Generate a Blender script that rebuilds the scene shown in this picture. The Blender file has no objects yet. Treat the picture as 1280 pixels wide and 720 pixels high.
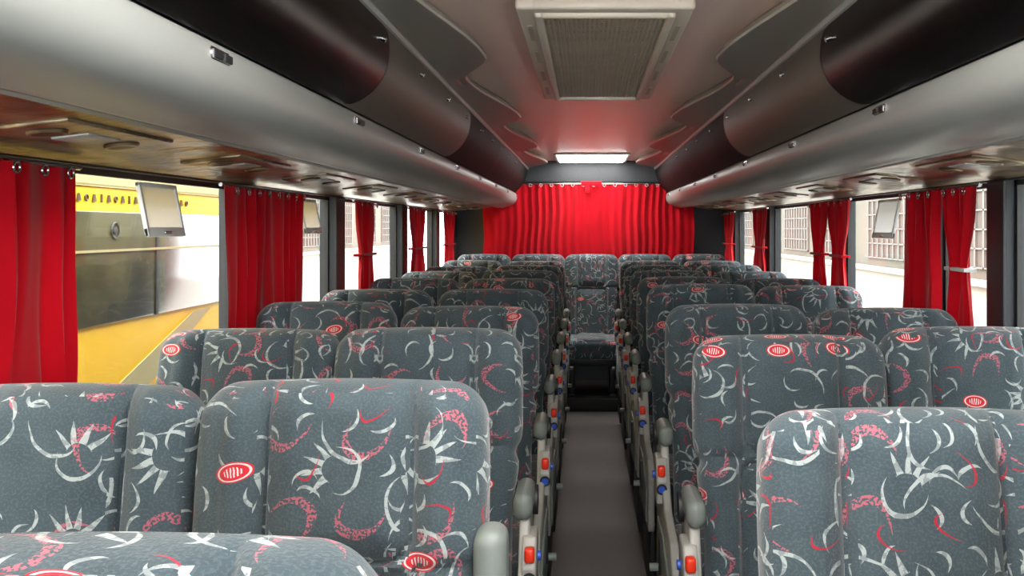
import bpy, bmesh, math, random
from mathutils import Vector, Matrix
random.seed(7)
CZ=1.5
scene=bpy.context.scene
col=scene.collection
try:
    scene.view_settings.view_transform='Standard'
    scene.view_settings.exposure=.4
except Exception: pass

# ------------------------------------------------------------ node helpers
class NT:
    def __init__(s,name):
        s.m=bpy.data.materials.new(name); s.m.use_nodes=True
        s.t=s.m.node_tree; s.n=s.t.nodes; s.l=s.t.links
        s.b=s.n['Principled BSDF']; s.out=s.n['Material Output']
    def put(s,sock,v):
        if hasattr(v,'default_value') or hasattr(v,'is_linked'): s.l.new(v,sock)
        else: sock.default_value=v
    def math(s,op,a,b=None,c=None):
        n=s.n.new('ShaderNodeMath'); n.operation=op
        s.put(n.inputs[0],a)
        if b is not None: s.put(n.inputs[1],b)
        if c is not None: s.put(n.inputs[2],c)
        return n.outputs[0]
    def vmath(s,op,a,b=None):
        n=s.n.new('ShaderNodeVectorMath'); n.operation=op
        s.put(n.inputs[0],a)
        if b is not None:
            s.put(n.inputs[3] if op=='SCALE' else n.inputs[1],b)
        return n.outputs['Value'] if op in('LENGTH','DISTANCE','DOT_PRODUCT') else n.outputs[0]
    def noise(s,vec,scale,detail=3):
        n=s.n.new('ShaderNodeTexNoise'); n.inputs['Scale'].default_value=scale; n.inputs['Detail'].default_value=detail
        if vec is not None: s.l.new(vec,n.inputs['Vector'])
        return n.outputs['Fac']
    def coord(s,k='Object'):
        return s.n.new('ShaderNodeTexCoord').outputs[k]
    def mix(s,f,a,b):
        n=s.n.new('ShaderNodeMix'); n.data_type='RGBA'
        s.put(n.inputs[0],f); s.put(n.inputs[6],a); s.put(n.inputs[7],b)
        return n.outputs[2]
    def bump(s,h,strength,dist=0.01):
        n=s.n.new('ShaderNodeBump'); n.inputs['Strength'].default_value=strength; n.inputs['Distance'].default_value=dist
        s.l.new(h,n.inputs['Height']); s.l.new(n.outputs[0],s.b.inputs['Normal'])
    def set(s,**k):
        for a,v in k.items():
            s.put(s.b.inputs[a.replace('_',' ')],v)
        return s
def C(r,g,b): # srgb 0-255 to linear
    f=lambda c:(c/255/12.92) if c/255<=.04045 else ((c/255+.055)/1.055)**2.4
    return (f(r),f(g),f(b),1)
def simple(name,c,rough=.5,metal=0,var=.12,scale=8,bump=0,bscale=60,coat=0,spec=.5):
    N=NT(name); co=N.coord()
    f=N.noise(co,scale)
    c2=tuple(max(0,x*(1-var*2)) for x in c[:3])+(1,)
    N.set(Base_Color=N.mix(f,c,c2),Roughness=rough,Metallic=metal)
    N.b.inputs['Coat Weight'].default_value=coat
    N.b.inputs['Coat Roughness'].default_value=.12
    N.b.inputs['Specular IOR Level'].default_value=spec
    if bump: N.bump(N.noise(co,bscale),bump)
    return N.m

# ------------------------------------------------------------ fabric
def fabric():
    N=NT('seat_fabric'); uv=N.coord('UV')
    oi=N.n.new('ShaderNodeObjectInfo').outputs['Random']
    off=N.n.new('ShaderNodeCombineXYZ'); N.l.new(N.math('MULTIPLY',oi,37.3),off.inputs[0]); N.l.new(N.math('MULTIPLY',oi,91.7),off.inputs[1])
    P0=N.vmath('ADD',uv,off.outputs[0])
    wn=N.n.new('ShaderNodeTexNoise'); wn.inputs['Scale'].default_value=20; wn.inputs['Detail'].default_value=1
    N.l.new(P0,wn.inputs['Vector'])
    P1=N.vmath('ADD',P0,N.vmath('SCALE',N.vmath('SUBTRACT',wn.outputs['Color'],(.5,.5,.5)),.016))
    def cell(scale,seed,k=.24,rot=6.28,src=None):
        P=N.vmath('ADD',N.vmath('SCALE',src or P1,float(scale)),(seed*3.37,seed*1.73,0))
        P=N.vmath('MULTIPLY',P,(1,1,0))
        F=N.vmath('FLOOR',P)
        w=N.n.new('ShaderNodeTexWhiteNoise'); w.noise_dimensions='3D'
        N.l.new(N.vmath('ADD',F,(0,0,seed*1.0)),w.inputs['Vector'])
        R=w.outputs['Color']
        q=N.vmath('SUBTRACT',N.vmath('SUBTRACT',P,F),(.5,.5,0))
        o=N.vmath('SCALE',N.vmath('SUBTRACT',R,(.5,.5,.5)),k)
        q=N.vmath('MULTIPLY',N.vmath('SUBTRACT',q,o),(1,1,0))
        vr=N.n.new('ShaderNodeVectorRotate'); vr.rotation_type='Z_AXIS'
        sp=N.n.new('ShaderNodeSeparateColor'); N.l.new(R,sp.inputs[0])
        N.l.new(q,vr.inputs['Vector']); N.l.new(N.math('MULTIPLY_ADD',sp.outputs[2],rot,-rot/2),vr.inputs['Angle'])
        return vr.outputs[0],w.outputs['Value']
    lt=lambda a,b:N.math('LESS_THAN',a,b)
    gt=lambda a,b:N.math('GREATER_THAN',a,b)
    mul=lambda a,b:N.math('MULTIPLY',a,b)
    mx=lambda a,b:N.math('MAXIMUM',a,b)
    ln=lambda a:N.vmath('LENGTH',a)
    def cres(q,r1,dx,r2,sy=1.0):
        if sy!=1.0: q=N.vmath('MULTIPLY',q,(1,sy,1))
        return mul(lt(ln(q),r1),gt(ln(N.vmath('SUBTRACT',q,(dx,0.03,0))),r2))
    q,v=cell(10.0,1,.26); A=mul(cres(q,.36,.065,.375,.8),gt(v,.42))
    q,v=cell(13.5,2,.3); B=mul(cres(q,.36,.11,.40,1.25),gt(v,.42))
    q,v=cell(18,4,.3); B2=mul(cres(q,.34,.20,.44),gt(v,.55))
    q,v=cell(7.8,3,.16)
    sx=N.n.new('ShaderNodeSeparateXYZ'); N.l.new(q,sx.inputs[0])
    th=N.math('ARCTAN2',sx.outputs[1],sx.outputs[0]); r=ln(q)
    ath=N.math('ABSOLUTE',th)
    pp=N.math('PINGPONG',N.math('MULTIPLY',th,4.0),1.0)
    outer=N.math('MULTIPLY_ADD',N.math('POWER',pp,1.7),.27,.175)
    S=mul(mul(gt(r,.175),lt(r,outer)),lt(ath,1.05))
    arc=mul(mul(lt(r,.27),gt(ln(N.vmath('SUBTRACT',q,(.045,.0,0))),.262)),gt(ath,1.2))
    S=mul(mx(S,arc),gt(v,.45))
    W=mx(mx(mx(A,B),B2),S)
    fib=N.noise(P0,75,3)
    W=mul(W,N.math('MULTIPLY_ADD',gt(fib,.48),.34,.40))
    q,v=cell(11,5,.3); Rd=mul(cres(q,.36,.055,.375,1.7),gt(v,.5))
    q,v=cell(9,6,.3); Pk=mul(mul(cres(q,.38,.10,.35,1.3),gt(v,.4)),gt(N.noise(P0,230,1),.49))
    # logo ovals
    q,v=cell(7.0,8,.34,.5,P0)
    e=ln(N.vmath('MULTIPLY',q,(1,1.9,1)))
    on=gt(v,.74)
    ov=mul(lt(e,.20),on); ring=mul(mul(gt(e,.155),lt(e,.178)),on)
    wv=N.n.new('ShaderNodeTexWave'); wv.inputs['Scale'].default_value=9; wv.inputs['Distortion'].default_value=3
    N.l.new(q,wv.inputs['Vector'])
    txt=mul(mul(lt(e,.10),gt(wv.outputs['Fac'],.6)),on)
    base=N.mix(N.noise(P0,14,4),C(48,62,69),C(78,92,98))
    base=N.mix(mul(gt(N.noise(P0,260,1),.55),.25),base,C(102,113,118))
    c=N.mix(mul(Pk,.75),base,C(190,98,114))
    c=N.mix(W,c,C(184,193,192))
    c=N.mix(mul(Rd,.85),c,C(180,26,50))
    c=N.mix(ov,c,C(200,40,54))
    c=N.mix(mx(ring,txt),c,C(215,205,202))
    N.set(Base_Color=c,Roughness=.9)
    N.b.inputs['Sheen Weight'].default_value=.3
    N.b.inputs['Specular IOR Level'].default_value=.2
    N.bump(N.noise(P0,220,2),.25,.004)
    return N.m
M={}
M['fab']=fabric()
M['shell']=simple('seat_shell_plastic',C(70,74,76),.5)
M['arm']=simple('armrest_plastic',C(128,136,132),.45,scale=30)
M['cons']=simple('console_plastic',C(172,172,166),.4,scale=20)
M['dark']=simple('dark_plastic',C(32,33,35),.5)
M['orange']=simple('orange_button',C(235,52,20),.35,var=.03)
M['blue']=simple('blue_button',C(36,80,190),.35,var=.03)
M['steel']=simple('steel',C(190,190,190),.25,metal=1,var=.05)
M['rail']=simple('rack_rail_grey',C(152,156,153),.40,var=.04,scale=4)
M['trimg']=simple('ceiling_trim_grey',C(158,154,145),.33,metal=.2,var=.08,scale=3)
M['black']=simple('gloss_black',C(8,7,7),.24,var=.1,spec=.25)
M['blackm']=simple('satin_black',C(28,27,27),.6,var=.1,spec=.08)
M['gdoor']=simple('grey_door',C(98,94,86),.45,var=.15,scale=3,spec=.3)
M['wall']=simple('wall_grey',C(64,68,72),.7,bump=.1)
M['walld']=simple('pillar_dark',C(42,46,50),.55)
M['rub']=simple('aisle_dark',C(36,34,34),.8)
M['white']=simple('white_frame',C(235,238,238),.4,var=.04)
M['cream']=simple('vent_frame_cream',C(206,196,182),.4,var=.04)
M['grille']=simple('grille_beige',C(178,168,150),.6,var=.1)
M['yellow']=simple('yellow_paint',C(228,180,14),.5,var=.04,spec=.2)
M['palebus']=simple('pale_paint',C(170,158,112),.5,var=.04,spec=.2)
def mkbusglass():
    N=NT('tinted_bus_glass'); co=N.coord()
    f=N.noise(co,1.6,5); rp=N.n.new('ShaderNodeValToRGB'); N.l.new(f,rp.inputs[0])
    rp.color_ramp.elements[0].position=.40; rp.color_ramp.elements[0].color=C(26,25,21)
    rp.color_ramp.elements[1].position=.60; rp.color_ramp.elements[1].color=C(84,80,54)
    N.set(Base_Color=rp.outputs[0],Roughness=.12); N.b.inputs['Specular IOR Level'].default_value=.22
    return N.m
M['busglass']=mkbusglass()
M['gold']=simple('gold_letter',C(70,50,20),.5)
M['tyre']=simple('tyre',C(25,25,25),.8)
def mkceil():
    N=NT('ceiling_vinyl'); co=N.coord()
    N.set(Base_Color=N.mix(N.noise(co,2),C(253,230,219),C(244,216,204)),Roughness=.28)  # base colour tinted pink to stand in for the curtains' red glow
    N.b.inputs['Specular IOR Level'].default_value=.8
    N.bump(N.noise(co,6),.1,.02); return N.m
M['ceil']=mkceil()
def mkunder():
    N=NT('rack_underside_bronze'); co=N.coord()
    wv=N.n.new('ShaderNodeTexWave'); wv.inputs['Scale'].default_value=3; wv.inputs['Distortion'].default_value=9; wv.inputs['Detail'].default_value=3
    N.l.new(co,wv.inputs['Vector'])
    N.set(Base_Color=N.mix(wv.outputs['Fac'],C(136,120,94),C(84,70,50)),Roughness=.3,Metallic=.4)
    N.bump(N.noise(co,9,3),.5,.03); return N.m
M['under']=mkunder()
def mkfloor():
    N=NT('floor_vinyl'); co=N.coord()
    a=N.mix(N.noise(co,3,5),C(84,79,75),C(46,43,41))
    a=N.mix(N.math('MULTIPLY',N.noise(co,120,2),.5),a,C(92,87,82))
    N.set(Base_Color=a,Roughness=.6); N.bump(N.noise(co,150),.2,.003); return N.m
M['floor']=mkfloor()
def mkcurt():
    N=NT('red_curtain_cloth'); co=N.coord()
    c=N.mix(N.noise(co,5),C(205,5,30),C(165,0,18))
    N.set(Base_Color=c,Roughness=.85); N.b.inputs['Sheen Weight'].default_value=.15
    N.b.inputs['Specular IOR Level'].default_value=.15
    tr=N.n.new('ShaderNodeBsdfTranslucent'); N.l.new(c,tr.inputs[0])
    mx=N.n.new('ShaderNodeMixShader'); mx.inputs[0].default_value=.08
    N.l.new(N.b.outputs[0],mx.inputs[1]); N.l.new(tr.outputs[0],mx.inputs[2]); N.l.new(mx.outputs[0],N.out.inputs[0])
    return N.m
M['curt']=mkcurt()
def mkglass():
    N=NT('window_glass')
    tr=N.n.new('ShaderNodeBsdfTransparent'); tr.inputs[0].default_value=(.97,.98,.97,1)
    gl=N.n.new('ShaderNodeBsdfGlossy'); gl.inputs['Roughness'].default_value=.03
    fr=N.n.new('ShaderNodeLayerWeight'); fr.inputs['Blend'].default_value=.5
    f=N.math('MULTIPLY_ADD',N.math('POWER',fr.outputs['Facing'],5.0),.35,.03)
    mx=N.n.new('ShaderNodeMixShader'); N.l.new(f,mx.inputs[0]); N.l.new(tr.outputs[0],mx.inputs[1]); N.l.new(gl.outputs[0],mx.inputs[2])
    N.l.new(mx.outputs[0],N.out.inputs[0]); return N.m
M['glass']=mkglass()
def mkemit(name,c,s):
    N=NT(name); N.set(Base_Color=c); N.b.inputs['Emission Color'].default_value=c; N.b.inputs['Emission Strength'].default_value=s; return N.m
M['lamp']=mkemit('lamp_diffuser',(1,.97,.93,1),12)
def mkplaster(name,a,b):
    N=NT(name); co=N.coord()
    N.set(Base_Color=N.mix(N.noise(co,1.2,5),a,b),Roughness=.9); return N.m
M['build']=mkplaster('building_plaster',C(160,156,146),C(138,132,122))
M['build2']=mkplaster('building_ochre_plaster',C(108,102,90),C(84,78,67))
def mkbrick():
    N=NT('building_brick'); br=N.n.new('ShaderNodeTexBrick'); br.inputs['Scale'].default_value=3
    br.inputs['Color1'].default_value=C(66,56,48); br.inputs['Color2'].default_value=C(78,66,56); br.inputs['Mortar'].default_value=C(88,80,72)
    mp=N.n.new('ShaderNodeMapping'); mp.inputs['Rotation'].default_value=(math.pi/2,0,math.pi/2); N.l.new(N.coord(),mp.inputs[0]); N.l.new(mp.outputs[0],br.inputs[0])
    N.set(Base_Color=br.outputs[0],Roughness=.9); return N.m
M['brick']=mkbrick()
M['grid']=simple('window_grid_grey',C(108,104,97),.6)
M['ground']=simple('concrete_ground',C(215,210,200),.9,var=.05)

# ------------------------------------------------------------ mesh helpers
class MB:
    def __init__(s): s.v=[]; s.f=[]; s.mi=[]
    def add(s,vs,fs,mi=0):
        o=len(s.v); s.v+= [tuple(v) for v in vs]
        for k,f in enumerate(fs):
            s.f.append(tuple(i+o for i in f)); s.mi.append(mi[k] if isinstance(mi,list) else mi)
    def box(s,x0,x1,y0,y1,z0,z1,mi=0,bev=0,seg=3,mat=None):
        bm=bmesh.new(); bmesh.ops.create_cube(bm,size=1)
        for v in bm.verts: v.co=Vector(((x0+x1)/2+v.co.x*(x1-x0),(y0+y1)/2+v.co.y*(y1-y0),(z0+z1)/2+v.co.z*(z1-z0)))
        if bev: bmesh.ops.bevel(bm,geom=bm.edges[:],offset=bev,segments=seg,profile=.5,affect='EDGES')
        s.frombm(bm,mi,mat)
    def frombm(s,bm,mi=0,mat=None):
        if mat is not None: bm.transform(mat)
        bm.verts.index_update()
        s.add([v.co[:] for v in bm.verts],[[v.index for v in f.verts] for f in bm.faces],mi); bm.free()
    def cyl(s,p0,p1,r,mi=0,seg=16,r2=None):
        p0=Vector(p0);p1=Vector(p1);d=p1-p0
        bm=bmesh.new(); bmesh.ops.create_cone(bm,cap_ends=True,segments=seg,radius1=r,radius2=r if r2 is None else r2,depth=d.length)
        m=Matrix.Translation((p0+p1)/2)@d.to_track_quat('Z','Y').to_matrix().to_4x4()
        s.frombm(bm,mi,m)
    def torus(s,c,R,r,axis='Y',mi=0,n=16,k=6):
        vs=[];fs=[]
        for i in range(n):
            a=2*math.pi*i/n
            for j in range(k):
                b=2*math.pi*j/k; rr=R+r*math.cos(b); h=r*math.sin(b)
                p={'Y':(rr*math.cos(a),h,rr*math.sin(a)),'X':(h,rr*math.cos(a),rr*math.sin(a)),'Z':(rr*math.cos(a),rr*math.sin(a),h)}[axis]
                vs.append((c[0]+p[0],c[1]+p[1],c[2]+p[2]))
        for i in range(n):
            for j in range(k):
                fs.append((i*k+j,((i+1)%n)*k+j,((i+1)%n)*k+(j+1)%k,i*k+(j+1)%k))
        s.add(vs,fs,mi)
    def prism(s,pts,axis,a0,a1,mi=0,bev=0):
        bm=bmesh.new()
        f=lambda p,a:(a,p[0],p[1]) if axis=='X' else (p[0],a,p[1])
        A=[bm.verts.new(f(p,a0)) for p in pts]; B=[bm.verts.new(f(p,a1)) for p in pts]
        bm.faces.new(A); bm.faces.new(B[::-1])
        n=len(pts)
        for i in range(n): bm.faces.new((A[i],B[i],B[(i+1)%n],A[(i+1)%n]))
        bmesh.ops.recalc_face_normals(bm,faces=bm.faces[:])
        if bev: bmesh.ops.bevel(bm,geom=bm.edges[:],offset=bev,segments=3,profile=.5,affect='EDGES')
        s.frombm(bm,mi)
    def mesh(s,name,mats,smooth=True,recalc=True):
        me=bpy.data.meshes.new(name); me.from_pydata(s.v,[],s.f)
        for m in mats: me.materials.append(m)
        me.polygons.foreach_set('material_index',s.mi)
        if recalc:
            bm=bmesh.new(); bm.from_mesh(me); bmesh.ops.recalc_face_normals(bm,faces=bm.faces[:]); bm.to_mesh(me); bm.free()
        uv=me.uv_layers.new(name='UVMap')
        for p in me.polygons:
            n=p.normal; ax=max(range(3),key=lambda i:abs(n[i]))
            for li in p.loop_indices:
                c=me.vertices[me.loops[li].vertex_index].co
                uv.data[li].uv={0:(c.y+.7,c.z),1:(c.x,c.z),2:(c.x,c.y+c.z)}[ax]
        if smooth:
            me.shade_smooth() if hasattr(me,'shade_smooth') else None
            try: me.set_sharp_from_angle(angle=math.radians(38))
            except Exception: pass
        me.update(); return me
def obj(name,me,parent=None,loc=(0,0,0),rot=(0,0,0),scale=(1,1,1)):
    o=bpy.data.objects.new(name,me); col.objects.link(o); o.location=loc; o.rotation_euler=rot; o.scale=scale
    if parent: o.parent=parent
    return o
def build(name,mb,mats,parent=None,smooth=True,recalc=True,loc=(0,0,0),rot=(0,0,0)):
    return obj(name,mb.mesh(name,[M[m] for m in mats],smooth,recalc),parent,loc,rot)
def empty(name,loc=(0,0,0)):
    o=bpy.data.objects.new(name,None); col.objects.link(o); o.location=loc; o.empty_display_size=.1; return o
sm=lambda a,b,x:(lambda t:t*t*(3-2*t))(min(1,max(0,(x-a)/(b-a))))

# ------------------------------------------------------------ seats
L=.72
def backrest():
    mb=MB(); th=.052; NF=72
    def width(z):
        lo=.205
        w=lo+(.227-lo)*sm(.25,.50,z)
        w-=.012*math.exp(-((z-(L-.285))/.02)**2)
        w-=.005*sm(L-.14,L,z)
        return w
    def sdf(x,z,zc,hz,hx=.112,r=.04):
        qx=abs(x)-hx+r; qz=abs(z-zc)-hz+r
        return math.hypot(max(qx,0),max(qz,0))+min(max(qx,qz),0)-r
    rings=[]
    zs=[]; nb=90
    for i in range(nb): zs.append((i/(nb-1)*(L-.055),1.0,0.0))
    for k in range(1,13):
        a=k/12*math.pi/2
        zs.append((L-.055+.055*math.sin(a),math.cos(a),1-math.cos(a)))
    zs=[(.0,.4,.3),(.006,.8,.05)]+[(z+.0,c,s) for z,c,s in zs[1:]]
    for z,c,s in zs:
        w=width(z)-.056*s; h=max(th*c,.003); r=min(h*.95,.04)
        pts=[]
        for i in range(NF+1):
            x=-(w-r)+2*(w-r)*i/NF
            d=0
            ax=abs(x)
            s1=sdf(x,z,L-.265+.6,.6); s2=sdf(x,z,L-.285-.6,.6,hx=.125)
            edge=1-sm(w-r-.03,w-r,ax)
            d-=.020*sm(.115,.15,ax)*(edge*.7+.3)
            d-=.018*sm(0,.05,-s1)+.022*sm(0,.06,-s2)
            g=min(abs(s1),abs(s2)); d+=.017*math.exp(-(g/.0065)**2)
            if ax>.12: d+=.012*math.exp(-((z-(L-.275)-.1*(ax-.12))/.009)**2)
            d*=max(c,.0)
            pts.append((x,-h+d,z))
        yoff=pts[0][1]+h
        for i in range(1,7):
            a=i/7*math.pi/2
            pts.append((w-r+r*math.sin(a),-h+r-r*math.cos(a)+yoff*(1-i/7),z))
        pts.append((w,0,z))
        for i in range(0,6):
            a=i/6*math.pi/2
            pts.append((w-r+r*math.cos(a),h-r+r*math.sin(a),z))
        nbk=14
        for i in range(nbk+1): pts.append((w-r-2*(w-r)*i/nbk,h,z))
        for i in range(1,7):
            a=i/6*math.pi/2
            pts.append((-(w-r)-r*math.sin(a),h-r+r*math.cos(a),z))
        pts.append((-w,0,z))
        for i in range(0,6):
            a=(1-i/6)*math.pi/2
            pts.append((-(w-r)-r*math.sin(a),-h+r-r*math.cos(a)+yoff*(i/7),z))
        pts=[(x,y,zz+(.009*(1-(x/.23)**2)*sm(L-.16,L,zz))) for x,y,zz in pts]
        rings.append(pts)
    n=len(rings[0]); vs=[p for r in rings for p in r]; fs=[];mi=[]
    b0=NF+1+6+1+5; b1=b0+15
    for j in range(len(rings)-1):
        for i in range(n):
            fs.append((j*n+i,j*n+(i+1)%n,(j+1)*n+(i+1)%n,(j+1)*n+i)); mi.append(1 if b0<=i<b1 and rings[j][0][2]<L-.06 else 0)
    fs.append(tuple(range(n))[::-1]); mi.append(1)
    o=(len(rings)-1)*n; fs.append(tuple(range(o,o+n))); mi.append(0)
    mb.add(vs,fs,mi)
    return mb.mesh('backrest',[M['fab'],M['shell']])
ME_back=backrest()
def cushion():
    mb=MB()
    mb.box(-.222,.222,-.60,-.10,.29,.445,0,.045,5)
    mb.box(-.12,.12,-.585,-.12,.30,.458,0,.03,4)
    mb.box(-.20,.20,-.56,-.10,.24,.30,1,.01,2)
    return mb.mesh('cushion',[M['fab'],M['dark']])
ME_cush=cushion()
def base():
    mb=MB()
    for x in(-.16,.16):
        mb.box(x-.02,x+.02,-.50,-.46,0,.26,0,.005,2); mb.box(x-.02,x+.02,-.20,-.16,0,.26,0,.005,2)
        mb.box(x-.025,x+.025,-.54,-.12,0,.02,0,.005,2)
        mb.box(x-.02,x+.02,-.54,-.06,.22,.26,0,.005,2)
    mb.cyl((-.2,-.13,.40),(.2,-.13,.40),.018,0)
    return mb.mesh('base_frame',[M['dark']])
ME_base=base()
def console(up):
    mb=MB()
    mb.prism([(-.56,.25),(-.57,.44),(-.50,.50),(-.32,.53),(-.24,.60),(-.20,.69),(-.06,.70),(-.03,.62),(-.03,.42),(-.05,.25)],'X',.230,.254,0,.006)
    mb.prism([(-.52,.0),(-.53,.27),(-.08,.27),(-.10,.0)],'X',.226,.244,1,.004)
    mb.prism([(-.50,.27),(-.51,.40),(-.30,.46),(-.12,.46),(-.10,.27)],'X',.252,.260,2,.003)
    if up: mb.box(.212,.262,-.135,-.055,.60,.895,2,.022,5)
    else: mb.box(.216,.260,-.22,-.05,.69,.75,2,.022,5)
    mb.cyl((.214,-.075,.70),(.266,-.075,.70),.034,1,20)
    mb.prism([(-.25,.53),(-.26,.60),(-.22,.66),(-.14,.66),(-.13,.53)],'X',.238,.270,0,.006)
    mb.box(.245,.267,-.262,-.235,.612,.644,3,.006,3)
    mb.cyl((.256,-.268,.578),(.256,-.245,.578),.010,4,16)
    mb.torus((.256,-.264,.578),.013,.003,'Y',1)
    mb.cyl((.270,-.17,.60),(.277,-.17,.60),.011,4,14)
    mb.box(.252,.266,-.30,-.26,.34,.44,1,.004,2)
    mb.cyl((.252,-.20,.33),(.288,-.20,.33),.012,2,12)
    return mb.mesh('armrest_console',[M['cons'],M['dark'],M['arm'],M['orange'],M['blue']])
ME_cons=console(False); ME_consup=console(True)
PL=.16
def seat(x,d,side,aisle=True,rec=10,dz=0,z0=PL,up=False):
    e=empty('passenger_seat',(x,d,z0))
    a=math.radians(rec)
    py=-L*math.sin(a)
    obj('backrest',ME_back,e,(0,py,.38+dz),(-a,0,0))
    obj('cushion',ME_cush,e,(0,0,0))
    obj('base_frame',ME_base,e)
    if aisle: obj('armrest_console',ME_consup if up else ME_cons,e,(0,0,0),(0,0,0),(side,1,1))
    return e
LD=[.75,1.53,2.34,3.15,3.95,4.75,5.55,6.35,7.12]
LWD=[.78,1.56,2.42,3.12,3.86,4.72,5.5,6.3,7.1]
RD=[.68,1.42,2.28,3.06,4.0,4.75,5.52,6.32,7.1]
RWD=[.70,1.46,2.34,3.02,4.05,4.72,5.5,6.3,7.1]
DL=[.003,0,0,-.012,-.01,-.005,0,0,0]; DR=[-.03,-.023,-.012,-.002,.012,0,0,0,0]
for i in range(9):
    seat(-.378,LD[i],1,True,10+random.uniform(-1.5,1.5),DL[i],up=(i==1))
    seat(-.836,LWD[i],-1,False,10+random.uniform(-1.5,1.5),random.uniform(-.01,.004))
    seat(.478,RD[i],-1,True,10+random.uniform(-1.5,1.5),DR[i])
    seat(.936,RWD[i],1,False,10+random.uniform(-1.5,1.5),random.uniform(-.01,.004)+(-.016 if i==1 else 0))
for x in(-.85,-.395,.05,.495,.95):
    seat(x,8.05,1,False,8,.0,PL+.02)

# ------------------------------------------------------------ shell
Y0,Y1=-1.8,8.35
XL,XR=-1.13,1.23
mb=MB(); mb.box(XL-.1,XR+.1,Y0,Y1,-.05,.08,0)
floor=build('floor',mb,['floor'])
mb=MB(); mb.box(XL+.002,-.235,Y0+.002,Y1-.01,.08,PL,0,.008,2); build('seat_platform',mb,['rub'])
mb=MB(); mb.box(.315,XR-.002,Y0+.002,Y1-.01,.08,PL,0,.008,2); build('seat_platform',mb,['rub'])
mb=MB(); mb.box(-.235,.315,7.42,Y1-.01,.08,PL+.02,0,.008,2); build('rear_step',mb,['rub'])
mb=MB(); mb.box(XL-.1,XR+.1,Y0,Y1+.08,CZ+.58,CZ+.66,0)
build('ceiling',mb,['ceil'])
WT,WB=.14,-.52
def side_wall(name,xi,xo,pillars):
    mb=MB(); a,b=min(xi,xo),max(xi,xo)
    mb.box(a,b,Y0,Y1,-.05,CZ+WB,0)
    mb.box(a,b,Y0,Y1,CZ+WT,CZ+.58,1)
    for y,w in pillars:
        mb.box(a,b,y-w/2,y+w/2,CZ+WB,CZ+WT,1)
        t=.012 if xo<xi else -.012
        p,q=sorted((xi,xi+t)); mb.box(p,q,y-w/2-.015,y+w/2+.015,CZ+WB,CZ+WT,1,.004,2)
    p,q=sorted((xi,xi+(.02 if xo<xi else -.02))); mb.box(p,q,Y0,Y1,CZ+WB-.03,CZ+WB,1,.004,2)
    return build(name,mb,['wall','walld'],smooth=False)
PLs=[(-1.7,.2),(.25,.12),(1.75,.12),(3.2,.12),(4.39,.12),(5.95,.14),(7.3,.12),(8.25,.2)]
PRs=[(-1.7,.2),(.1,.12),(1.5,.12),(2.86,.09),(3.42,.1),(4.68,.12),(6.45,.14),(8.1,.5)]
side_wall('wall_left',XL,XL-.07,PLs); side_wall('wall_right',XR,XR+.07,PRs)
wn=1
for xi,s,P in((XL,-1,PLs),(XR,1,PRs)):
    for k in range(len(P)-1):
        y0=P[k][0]+P[k][1]/2; y1=P[k+1][0]-P[k+1][1]/2
        mb=MB(); xc=xi+s*.035
        mb.box(xc-.002,xc+.002,y0,y1,CZ+WB,CZ+WT,0)
        for a,b,c,d in((y0,y0+.02,WB,WT),(y1-.02,y1,WB,WT),(y0,y1,WB,WB+.02),(y0,y1,WT-.015,WT)):
            mb.box(xc-.008,xc+.008,a,b,CZ+c,CZ+d,1)
        build('window_%d'%wn,mb,['glass','dark'],smooth=False); wn+=1
mb=MB(); mb.box(XL-.07,XR+.07,Y1,Y1+.08,-.05,CZ+.58,0)
mb.box(-.62,.72,Y1-.06,Y1,CZ+.39,CZ+.58,0,.015,3)
build('wall_back',mb,['wall'])
mb=MB(); mb.box(XL-.07,XR+.07,Y0-.08,Y0,-.05,.75,0); mb.box(XL-.07,XR+.07,Y0-.08,Y0,CZ+.5,CZ+.66,0)
for x0,x1 in((XL-.07,XL+.05),(XR-.05,XR+.07)): mb.box(x0,x1,Y0-.08,Y0,.75,CZ+.5,0)
build('wall_front',mb,['wall'])
mb=MB(); mb.box(XL+.05,XR-.05,Y0-.045,Y0-.04,.75,CZ+.5,0); build('window_%d'%wn,mb,['glass'])

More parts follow.
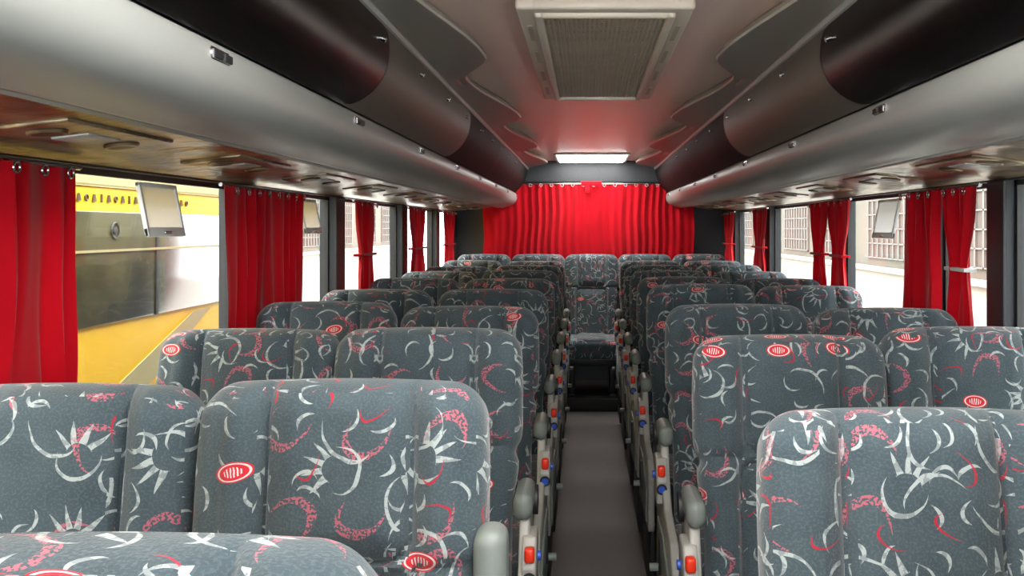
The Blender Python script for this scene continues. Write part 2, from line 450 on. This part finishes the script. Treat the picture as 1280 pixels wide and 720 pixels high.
# ------------------------------------------------------------ luggage racks
XC=.05
def rack(side):
    e=empty('luggage_rack',(0,0,0))
    X=lambda u:XC+side*u
    def strip(mb,prof,y0,y1,mi=0,ny=1,closed=False):
        n=len(prof); vs=[];fs=[]
        for j in range(ny+1):
            y=y0+(y1-y0)*j/ny
            for u,z in prof: vs.append((X(u),y,CZ+z))
        for j in range(ny):
            for i in range(n-1): fs.append((j*n+i,j*n+i+1,(j+1)*n+i+1,(j+1)*n+i))
        mb.add(vs,fs,mi)
    ctrl=[(.652,.300),(.645,.292),(.640,.275),(.640,.250),(.650,.225),(.672,.203),(.705,.188),(.745,.178),(.765,.172),(.772,.176),(.775,.192)]
    prof=[]
    for i in range(len(ctrl)-1):
        p0=ctrl[max(0,i-1)];p1=ctrl[i];p2=ctrl[i+1];p3=ctrl[min(len(ctrl)-1,i+2)]
        for k in range(5):
            t=k/5
            prof.append(tuple(.5*((2*p1[a])+(-p0[a]+p2[a])*t+(2*p0[a]-5*p1[a]+4*p2[a]-p3[a])*t*t+(-p0[a]+3*p1[a]-3*p2[a]+p3[a])*t**3) for a in(0,1)))
    prof.append(ctrl[-1])
    mb=MB(); strip(mb,prof,Y0+.02,8.28,0,1)
    strip(mb,[(.775,.192),(.80,.190),(1.178,.145)],Y0+.02,8.28,1,1)
    strip(mb,[(.79,.192),(.792,.176),(.80,.172),(.808,.176),(.812,.19)],Y0+.02,8.28,0,1)
    strip(mb,[(.652,.300),(.66,.306),(.664,.315)],Y0+.02,8.28,2,1)
    build('rack_body',mb,['rail','under','dark'],e,recalc=False)
    def D(t):
        u=.652+(.548-.652)*t; z=.305+(.505-.305)*t
        b=.022*math.sin(math.pi*t)
        return u-b*.87,z-b*.5
    bounds=[Y0+.02,.6,2.36,4.1,5.6,7.0,8.28]
    for k in range(len(bounds)-1):
        ya,yb=bounds[k],bounds[k+1]
        mb=MB(); n=20; m=24; vs=[];fs=[]
        for i in range(n+1):
            t=i/n; u,z=D(t)
            bl=.16*math.sqrt(max(0,1-(2*t-1)**2))
            s0=ya+(bl if k>0 else 0); s1=yb+(bl if k<len(bounds)-2 else 0)-.006
            for j in range(m+1):
                vs.append((X(u),s0+(s1-s0)*j/m,CZ+z))
        for i in range(n):
            for j in range(m): fs.append((i*(m+1)+j,i*(m+1)+j+1,(i+1)*(m+1)+j+1,(i+1)*(m+1)+j))
        mb.add(vs,fs,0)
        build('rack_door_%d'%(k+1),mb,['gdoor' if k==2 else ('black' if k<2 else 'blackm')],e,recalc=False)
    mb=MB(); strip(mb,[(.67,.29),(.57,.52)],Y0+.02,8.28,0,1); build('door_backing',mb,['dark'],e,recalc=False)
    mb=MB(); strip(mb,[(.552,.500),(.543,.503),(.538,.512),(.540,.52)],Y0+.02,8.28,0,1); build('door_trim_line',mb,['rail'],e,recalc=False)
    def wave(y):
        ph=((y-3.45)/1.62)%1.0
        if ph<.72: a=sm(0,.72,ph)
        else: a=1-sm(.72,1,ph)
        return a
    mb=MB(); m=420; vs=[];fs=[]; prof_n=0
    for j in range(m+1):
        y=Y0+.02+(8.28-Y0-.02)*j/m
        a=wave(y)
        ui=.475-.115*a
        row=[(.540,.517),(.51,.524),(ui+.030,.530),(ui+.014,.530),(ui+.004,.532),(ui,.538),(ui+.004,.550),(ui+.03,.566),(ui+.04,.578)]
        prof_n=len(row)
        for u,z in row: vs.append((X(min(u,.540)),y,CZ+z))
    for j in range(m):
        for i in range(prof_n-1): fs.append((j*prof_n+i,j*prof_n+i+1,(j+1)*prof_n+i+1,(j+1)*prof_n+i))
    mb.add(vs,fs,0)
    build('wavy_ceiling_trim',mb,['trimg'],e,recalc=False)
    mb=MB()
    for k in range(8):
        y=1.55+.95*k if side<0 else 2.25+.95*(k-1)
        bm=bmesh.new(); bmesh.ops.create_cube(bm,size=1)
        for v in bm.verts: v.co=Vector((v.co.x*.012,v.co.y*.085,v.co.z*.024))
        bmesh.ops.bevel(bm,geom=bm.edges[:],offset=.005,segments=3,affect='EDGES')
        mb.frombm(bm,0,Matrix.Translation((X(.641),y,CZ+.276)))
        for dy in(-.022,.022):
            bm=bmesh.new(); bmesh.ops.create_cube(bm,size=1)
            mb.frombm(bm,1,Matrix.Translation((X(.635),y+dy,CZ+.276))@Matrix.Diagonal((.004,.03,.012,1)))
    build('latches',mb,['steel','dark'],e)
    mb=MB()
    for k in range(12):
        y=.7+.56*k; u,z=D(.86)
        mb.cyl((X(u+.004),y,CZ+z),(X(u-.01),y,CZ+z-.006),.007,0,12)
    build('door_knobs',mb,['steel'],e)
    for k in range(11):
        mb=MB()
        mb.box(-.075,.075,-.2,.2,-.006,.004,0,.004,3)
        for dy in(-.13,.13):
            mb.cyl((0,dy,-.012),(0,dy,.0),.024,1,18); mb.torus((0,dy,-.008),.028,.005,'Z',0)
        mb.box(-.035,.035,-.06,.06,-.010,.0,2,.004,2)
        o=build('service_unit_%d'%(k+1),mb,['under','dark','rail'],e)
        o.location=(X(.965),.2+.78*k,CZ+.1704); o.rotation_euler=(0,side*math.atan(.045/.378),0)
    return e
rack(-1); rack(1)

# ------------------------------------------------------------ ceiling vent
e=empty('ceiling_air_vent',(XC,0,CZ+.58)); 
mb=MB()
x0,x1,y0,y1=-.228,.228,2.42,4.12
def frame(mb,x0,x1,y0,y1,w,z0,z1,mi):
    mb.box(x0,x0+w,y0,y1,z0,z1,mi,.008,3); mb.box(x1-w,x1,y0,y1,z0,z1,mi,.008,3)
    mb.box(x0+w*.8,x1-w*.8,y0,y0+w,z0,z1,mi,.008,3); mb.box(x0+w*.8,x1-w*.8,y1-w,y1,z0,z1,mi,.008,3)
frame(mb,x0,x1,y0,y1,.05,-.028,0,0)
frame(mb,x0+.045,x1-.045,y0+.045,y1-.045,.022,-.04,0,0)
for k in range(4):
    for sx in(-1,1):
        mb.box(sx*.203-.006,sx*.203+.006,y0+.2+k*.38,y0+.4+k*.38,-.030,-.02,1)
build('frame',mb,['cream','grille'],e)
mb=MB()
gx0,gx1,gy0,gy1=x0+.065,x1-.065,y0+.065,y1-.065
n=60
for i in range(n+1):
    y=gy0+(gy1-gy0)*i/n; mb.box(gx0,gx1,y-.006,y+.006,-.026,-.014,0)
n=26
for i in range(n+1):
    x=gx0+(gx1-gx0)*i/n; mb.box(x-.0032,x+.0032,gy0,gy1,-.028,-.014,0)
mb.box(gx0,gx1,gy0,gy1,-.008,-.004,1)
build('grille',mb,['grille','grille'],e,smooth=False)

# ceiling lights: rear fixture, plus two unseen domes added to brighten cabin and ceiling
for (ya,yb,dp) in((7.45,8.22,.022),(.60,1.40,.10),(-1.3,-.5,.10)):
    e=empty('rear_or_added_light',(XC,(ya+yb)/2,CZ+.58)); h=(yb-ya)/2
    mb=MB(); frame(mb,-.30,.30,-h-.03,h+.03,.03,-.015,0,0); build('frame',mb,['white'],e)
    mb=MB(); mb.box(-.272,.272,-h+.003,h-.003,-dp,-.002,0,min(.03,dp*.4),4); build('diffuser',mb,['lamp'],e)

# ------------------------------------------------------------ curtains
def curtain(name,along,a0,a1,fixed,z0,z1,folds,amp,tie=None,inward=1,pin=.5):
    e=empty(name,(0,0,0)); mb=MB(); nu=folds*10; nv=36; vs=[];fs=[]
    ph=random.uniform(0,6); c=(a0+a1)/2; W=(a1-a0)/2
    for j in range(nv+1):
        z=z1+(z0-z1)*j/nv; t=j/nv
        f=1.0
        if tie is not None:
            f=1-pin*math.exp(-((z-tie)/.10)**2) - (.12 if z<tie else 0)*sm(0,.2,tie-z)
        for i in range(nu+1):
            u=i/nu
            a=c+W*(2*u-1)*f+.006*math.sin(7*u+9*t+ph)
            am=amp*(.65+.35*math.sin(3*t+u*13+ph))*(1 if f>.9 else .9)
            d=am*math.sin(2*math.pi*folds*u+ph+1.1*math.sin(1.8*t+u*11+ph)+.5*math.sin(u*23))+amp*.4*math.sin(2*math.pi*folds*.37*u+t*2.2)
            vs.append((fixed+inward*d,a,CZ+z) if along=='Y' else (a,fixed+d,CZ+z))
    for j in range(nv):
        for i in range(nu): fs.append((j*(nu+1)+i,j*(nu+1)+i+1,(j+1)*(nu+1)+i+1,(j+1)*(nu+1)+i))
    mb.add(vs,fs,0); build('cloth',mb,['curt'],e,recalc=False)
    mb=MB()
    k=max(3,int((a1-a0)/.09))
    for i in range(k):
        a=a0+(a1-a0)*(i+.5)/k
        if along=='Y': mb.torus((fixed+inward*.022,a,CZ+z1-.012),.010,.0026,'X',0)
        else: mb.torus((a,fixed-.03,CZ+z1-.008),.012,.003,'Y',0)
    if along=='Y': mb.cyl((fixed,a0-.03,CZ+z1+.004),(fixed,a1+.03,CZ+z1+.004),.006,0,8)
    else: mb.cyl((a0-.02,fixed,CZ+z1+.004),(a1+.02,fixed,CZ+z1+.004),.007,0,8)
    build('hooks_and_rod',mb,['steel'],e)
    if tie is not None and along=='Y':
        mb=MB(); w=W*(1-pin)*1.05
        mb.box(fixed-amp*1.2,fixed+amp*1.2,c-w,c+w,CZ+tie-.006,CZ+tie+.006,0,.003,2)
        build('tieback',mb,['curt' if a0>3.1 else 'white'],e)
    return e
CT=.125; CB=-.50
for (a,b,f,t) in((1.55,2.02,6,None),(2.87,3.66,9,None)):
    curtain('window_curtain','Y',a,b,XL+.05,CB,CT,f,.014,t)
for (a,b,f,t) in((4.49,4.93,4,-.13),(5.87,6.5,5,-.13),(7.3,7.95,5,-.13)):
    curtain('window_curtain','Y',a,b,XL+.05,CB,CT,f,.018,t,1,.3)
for (a,b,f) in((2.90,3.15,4),(3.2,3.58,5),(4.30,4.63,4),(4.68,5.02,4),(6.25,6.8,5),(7.62,8.2,5)):
    curtain('window_curtain','Y',a,b,XR-.05,CB,CT,f,.018,-.13 if a!=3.2 else None,-1,.36)
curtain('rear_curtain','X',-.88,.93,8.25,-.42,.375,28,.014)
mb=MB(); mb.box(-.04,.14,8.185,8.205,CZ+.36,CZ+.40,0,.008,3); mb.box(.0,.03,8.185,8.2,CZ+.30,CZ+.37,0,.006,2); build('curtain_tie',mb,['curt'])

# hopper vents
def hopper(x,y,s,w=.22,h=.14):
    e=empty('hopper_window',(x,y,CZ+.115)); 
    mb=MB(); b=.012
    mb.box(-.006,.006,-w/2,-w/2+b,-h,0,0,.003,2); mb.box(-.006,.006,w/2-b,w/2,-h,0,0,.003,2)
    mb.box(-.006,.006,-w/2,w/2,-b,0,0,.003,2); mb.box(-.006,.006,-w/2,w/2,-h,-h+b*2,0,.003,2)
    mb.box(-.002,.002,-w/2+b,w/2-b,-h+b,-b,1)
    mb.box(-.009,.009,-.02,.02,-h+.006,-h+.014,2,.002,2)
    o=build('sash',mb,['white','pane','steel'],e); o.rotation_euler=(0,-s*math.radians(11),0)
def mkpane():
    N=NT('frosted_pane'); N.set(Base_Color=C(254,254,254),Roughness=.2)
    tr=N.n.new('ShaderNodeBsdfTranslucent'); tr.inputs[0].default_value=(1,1,1,1)
    mx=N.n.new('ShaderNodeMixShader'); mx.inputs[0].default_value=.55
    N.l.new(N.b.outputs[0],mx.inputs[1]); N.l.new(tr.outputs[0],mx.inputs[2]); N.l.new(mx.outputs[0],N.out.inputs[0]); return N.m
M['pane']=mkpane()
hopper(XL+.012,2.50,1); hopper(XL+.012,3.85,1); hopper(XR-.012,3.84,-1,.26,.16)

# ------------------------------------------------------------ exterior
mb=MB(); mb.box(-14,14,-8,32,-1.1,-1.0,0); build('ground',mb,['ground'])
e=empty('parked_coach',(0,0,0))
mb=MB(); bx0,bx1=-4.4,-2.0
mb.box(bx0,bx1,.2,6.3,-.65,2.3,0,.14,5)
mb.box(bx0+.2,bx1-.2,1.0,5.4,2.28,2.42,1,.05,3)
build('body',mb,['yellow','white'],e)
mb=MB()
mb.box(bx1-.01,bx1+.012,.5,6.05,CZ-.40,CZ+.07,0,.008,2)
for y in(3.1,4.45): mb.box(bx1+.008,bx1+.016,y-.012,y+.012,CZ-.40,CZ+.07,1)
mb.box(bx1+.008,bx1+.018,.5,6.05,CZ-.10,CZ-.09,2)
mb.box(bx0+.25,bx1-.25,.19,.21,.5,1.9,0)
build('side_windows',mb,['busglass','dark','palebus'],e)
mb=MB()
mb.prism([(3.2,CZ-.95),(4.9,CZ-.42),(5.1,CZ-.42),(3.7,CZ-1.0)],'X',bx1-.002,bx1+.006,0)
mb.box(bx1-.002,bx1+.005,.5,6.0,CZ+.17,CZ+.45,0,.01,2)
build('pale_stripe',mb,['palebus'],e,smooth=False)
mb=MB()
for i in range(26):
    y=3.3+i*.06
    if i%4==3: mb.box(bx1,bx1+.008,y-.003,y+.003,CZ+.105,CZ+.140,0)
    elif i%4==1: mb.torus((bx1+.004,y,CZ+.122),.012,.004,'X',0,10,4)
    else: mb.prism([(y-.014,CZ+.108),(y+.014,CZ+.108),(y+.004,CZ+.138),(y-.004,CZ+.138)],'X',bx1,bx1+.008,0)
mb.torus((bx1+.016,4.05,CZ-.01),.032,.004,'X',1,20,5); mb.cyl((bx1+.01,4.05,CZ-.01),(bx1+.018,4.05,CZ-.01),.018,1,5)
build('lettering',mb,['gold','dark'],e)
mb=MB()
for y in(1.2,5.2):
    mb.cyl((bx1-.28,y,-.5),(bx1+.01,y,-.5),.5,0,32); mb.cyl((bx1,y,-.5),(bx1+.02,y,-.5),.26,1,24)
    mb.cyl((bx0-.01,y,-.5),(bx0+.28,y,-.5),.5,0,32)
build('wheels',mb,['tyre','steel'],e)
def building(x0,x1,xf,s):
    e=empty('building',(0,0,0)); mb=MB()
    mb.box(x0,x1,-6,30,-1.0,3.6,0)
    p,q=sorted((xf,xf+s*.02)); mb.box(p,q,-6,30,1.0,3.6,1)
    p,q=sorted((xf,xf+s*.08)); mb.box(p,q,-6,30,.96,1.02,0)
    build('facade',mb,['build','build2'],e,smooth=False)
    mb=MB()
    for k in range(13):
        y=-5+k*2.6
        p,q=sorted((xf+s*.01,xf+s*.03)); mb.box(p,q,y,y+1.9,1.12,2.4,0)
        p,q=sorted((xf+s*.03,xf+s*.05))
        for i in range(10): mb.box(p,q,y+i*.2,y+i*.2+.03,1.12,2.4,1)
        for i in range(8): mb.box(p,q,y,y+1.9,1.12+i*.18,1.135+i*.18,1)
    build('grilled_windows',mb,['brick','grid'],e,smooth=False)
building(3.7,6.5,3.7,-1); building(-9,-5.6,-5.6,1)

# ------------------------------------------------------------ world & camera
w=bpy.data.worlds.new('World'); scene.world=w; w.use_nodes=True
nt=w.node_tree; bg=nt.nodes['Background']
tc=nt.nodes.new('ShaderNodeTexCoord'); sp=nt.nodes.new('ShaderNodeSeparateXYZ'); rp=nt.nodes.new('ShaderNodeValToRGB')
nt.links.new(tc.outputs['Generated'],sp.inputs[0]); nt.links.new(sp.outputs[2],rp.inputs[0]); nt.links.new(rp.outputs[0],bg.inputs[0])
rp.color_ramp.elements[0].color=(.95,.97,1,1); rp.color_ramp.elements[1].color=(.92,.96,1,1)
bg.inputs[1].default_value=10.0
cam=bpy.data.cameras.new('camera'); co=bpy.data.objects.new('camera',cam); col.objects.link(co)
co.location=(0,0,CZ); co.rotation_euler=(math.pi/2,0,0)
cam.lens=1200*36/1280; cam.sensor_width=36; cam.clip_start=.02
cam.shift_x=-92/1280; cam.shift_y=-75/1280
scene.camera=co
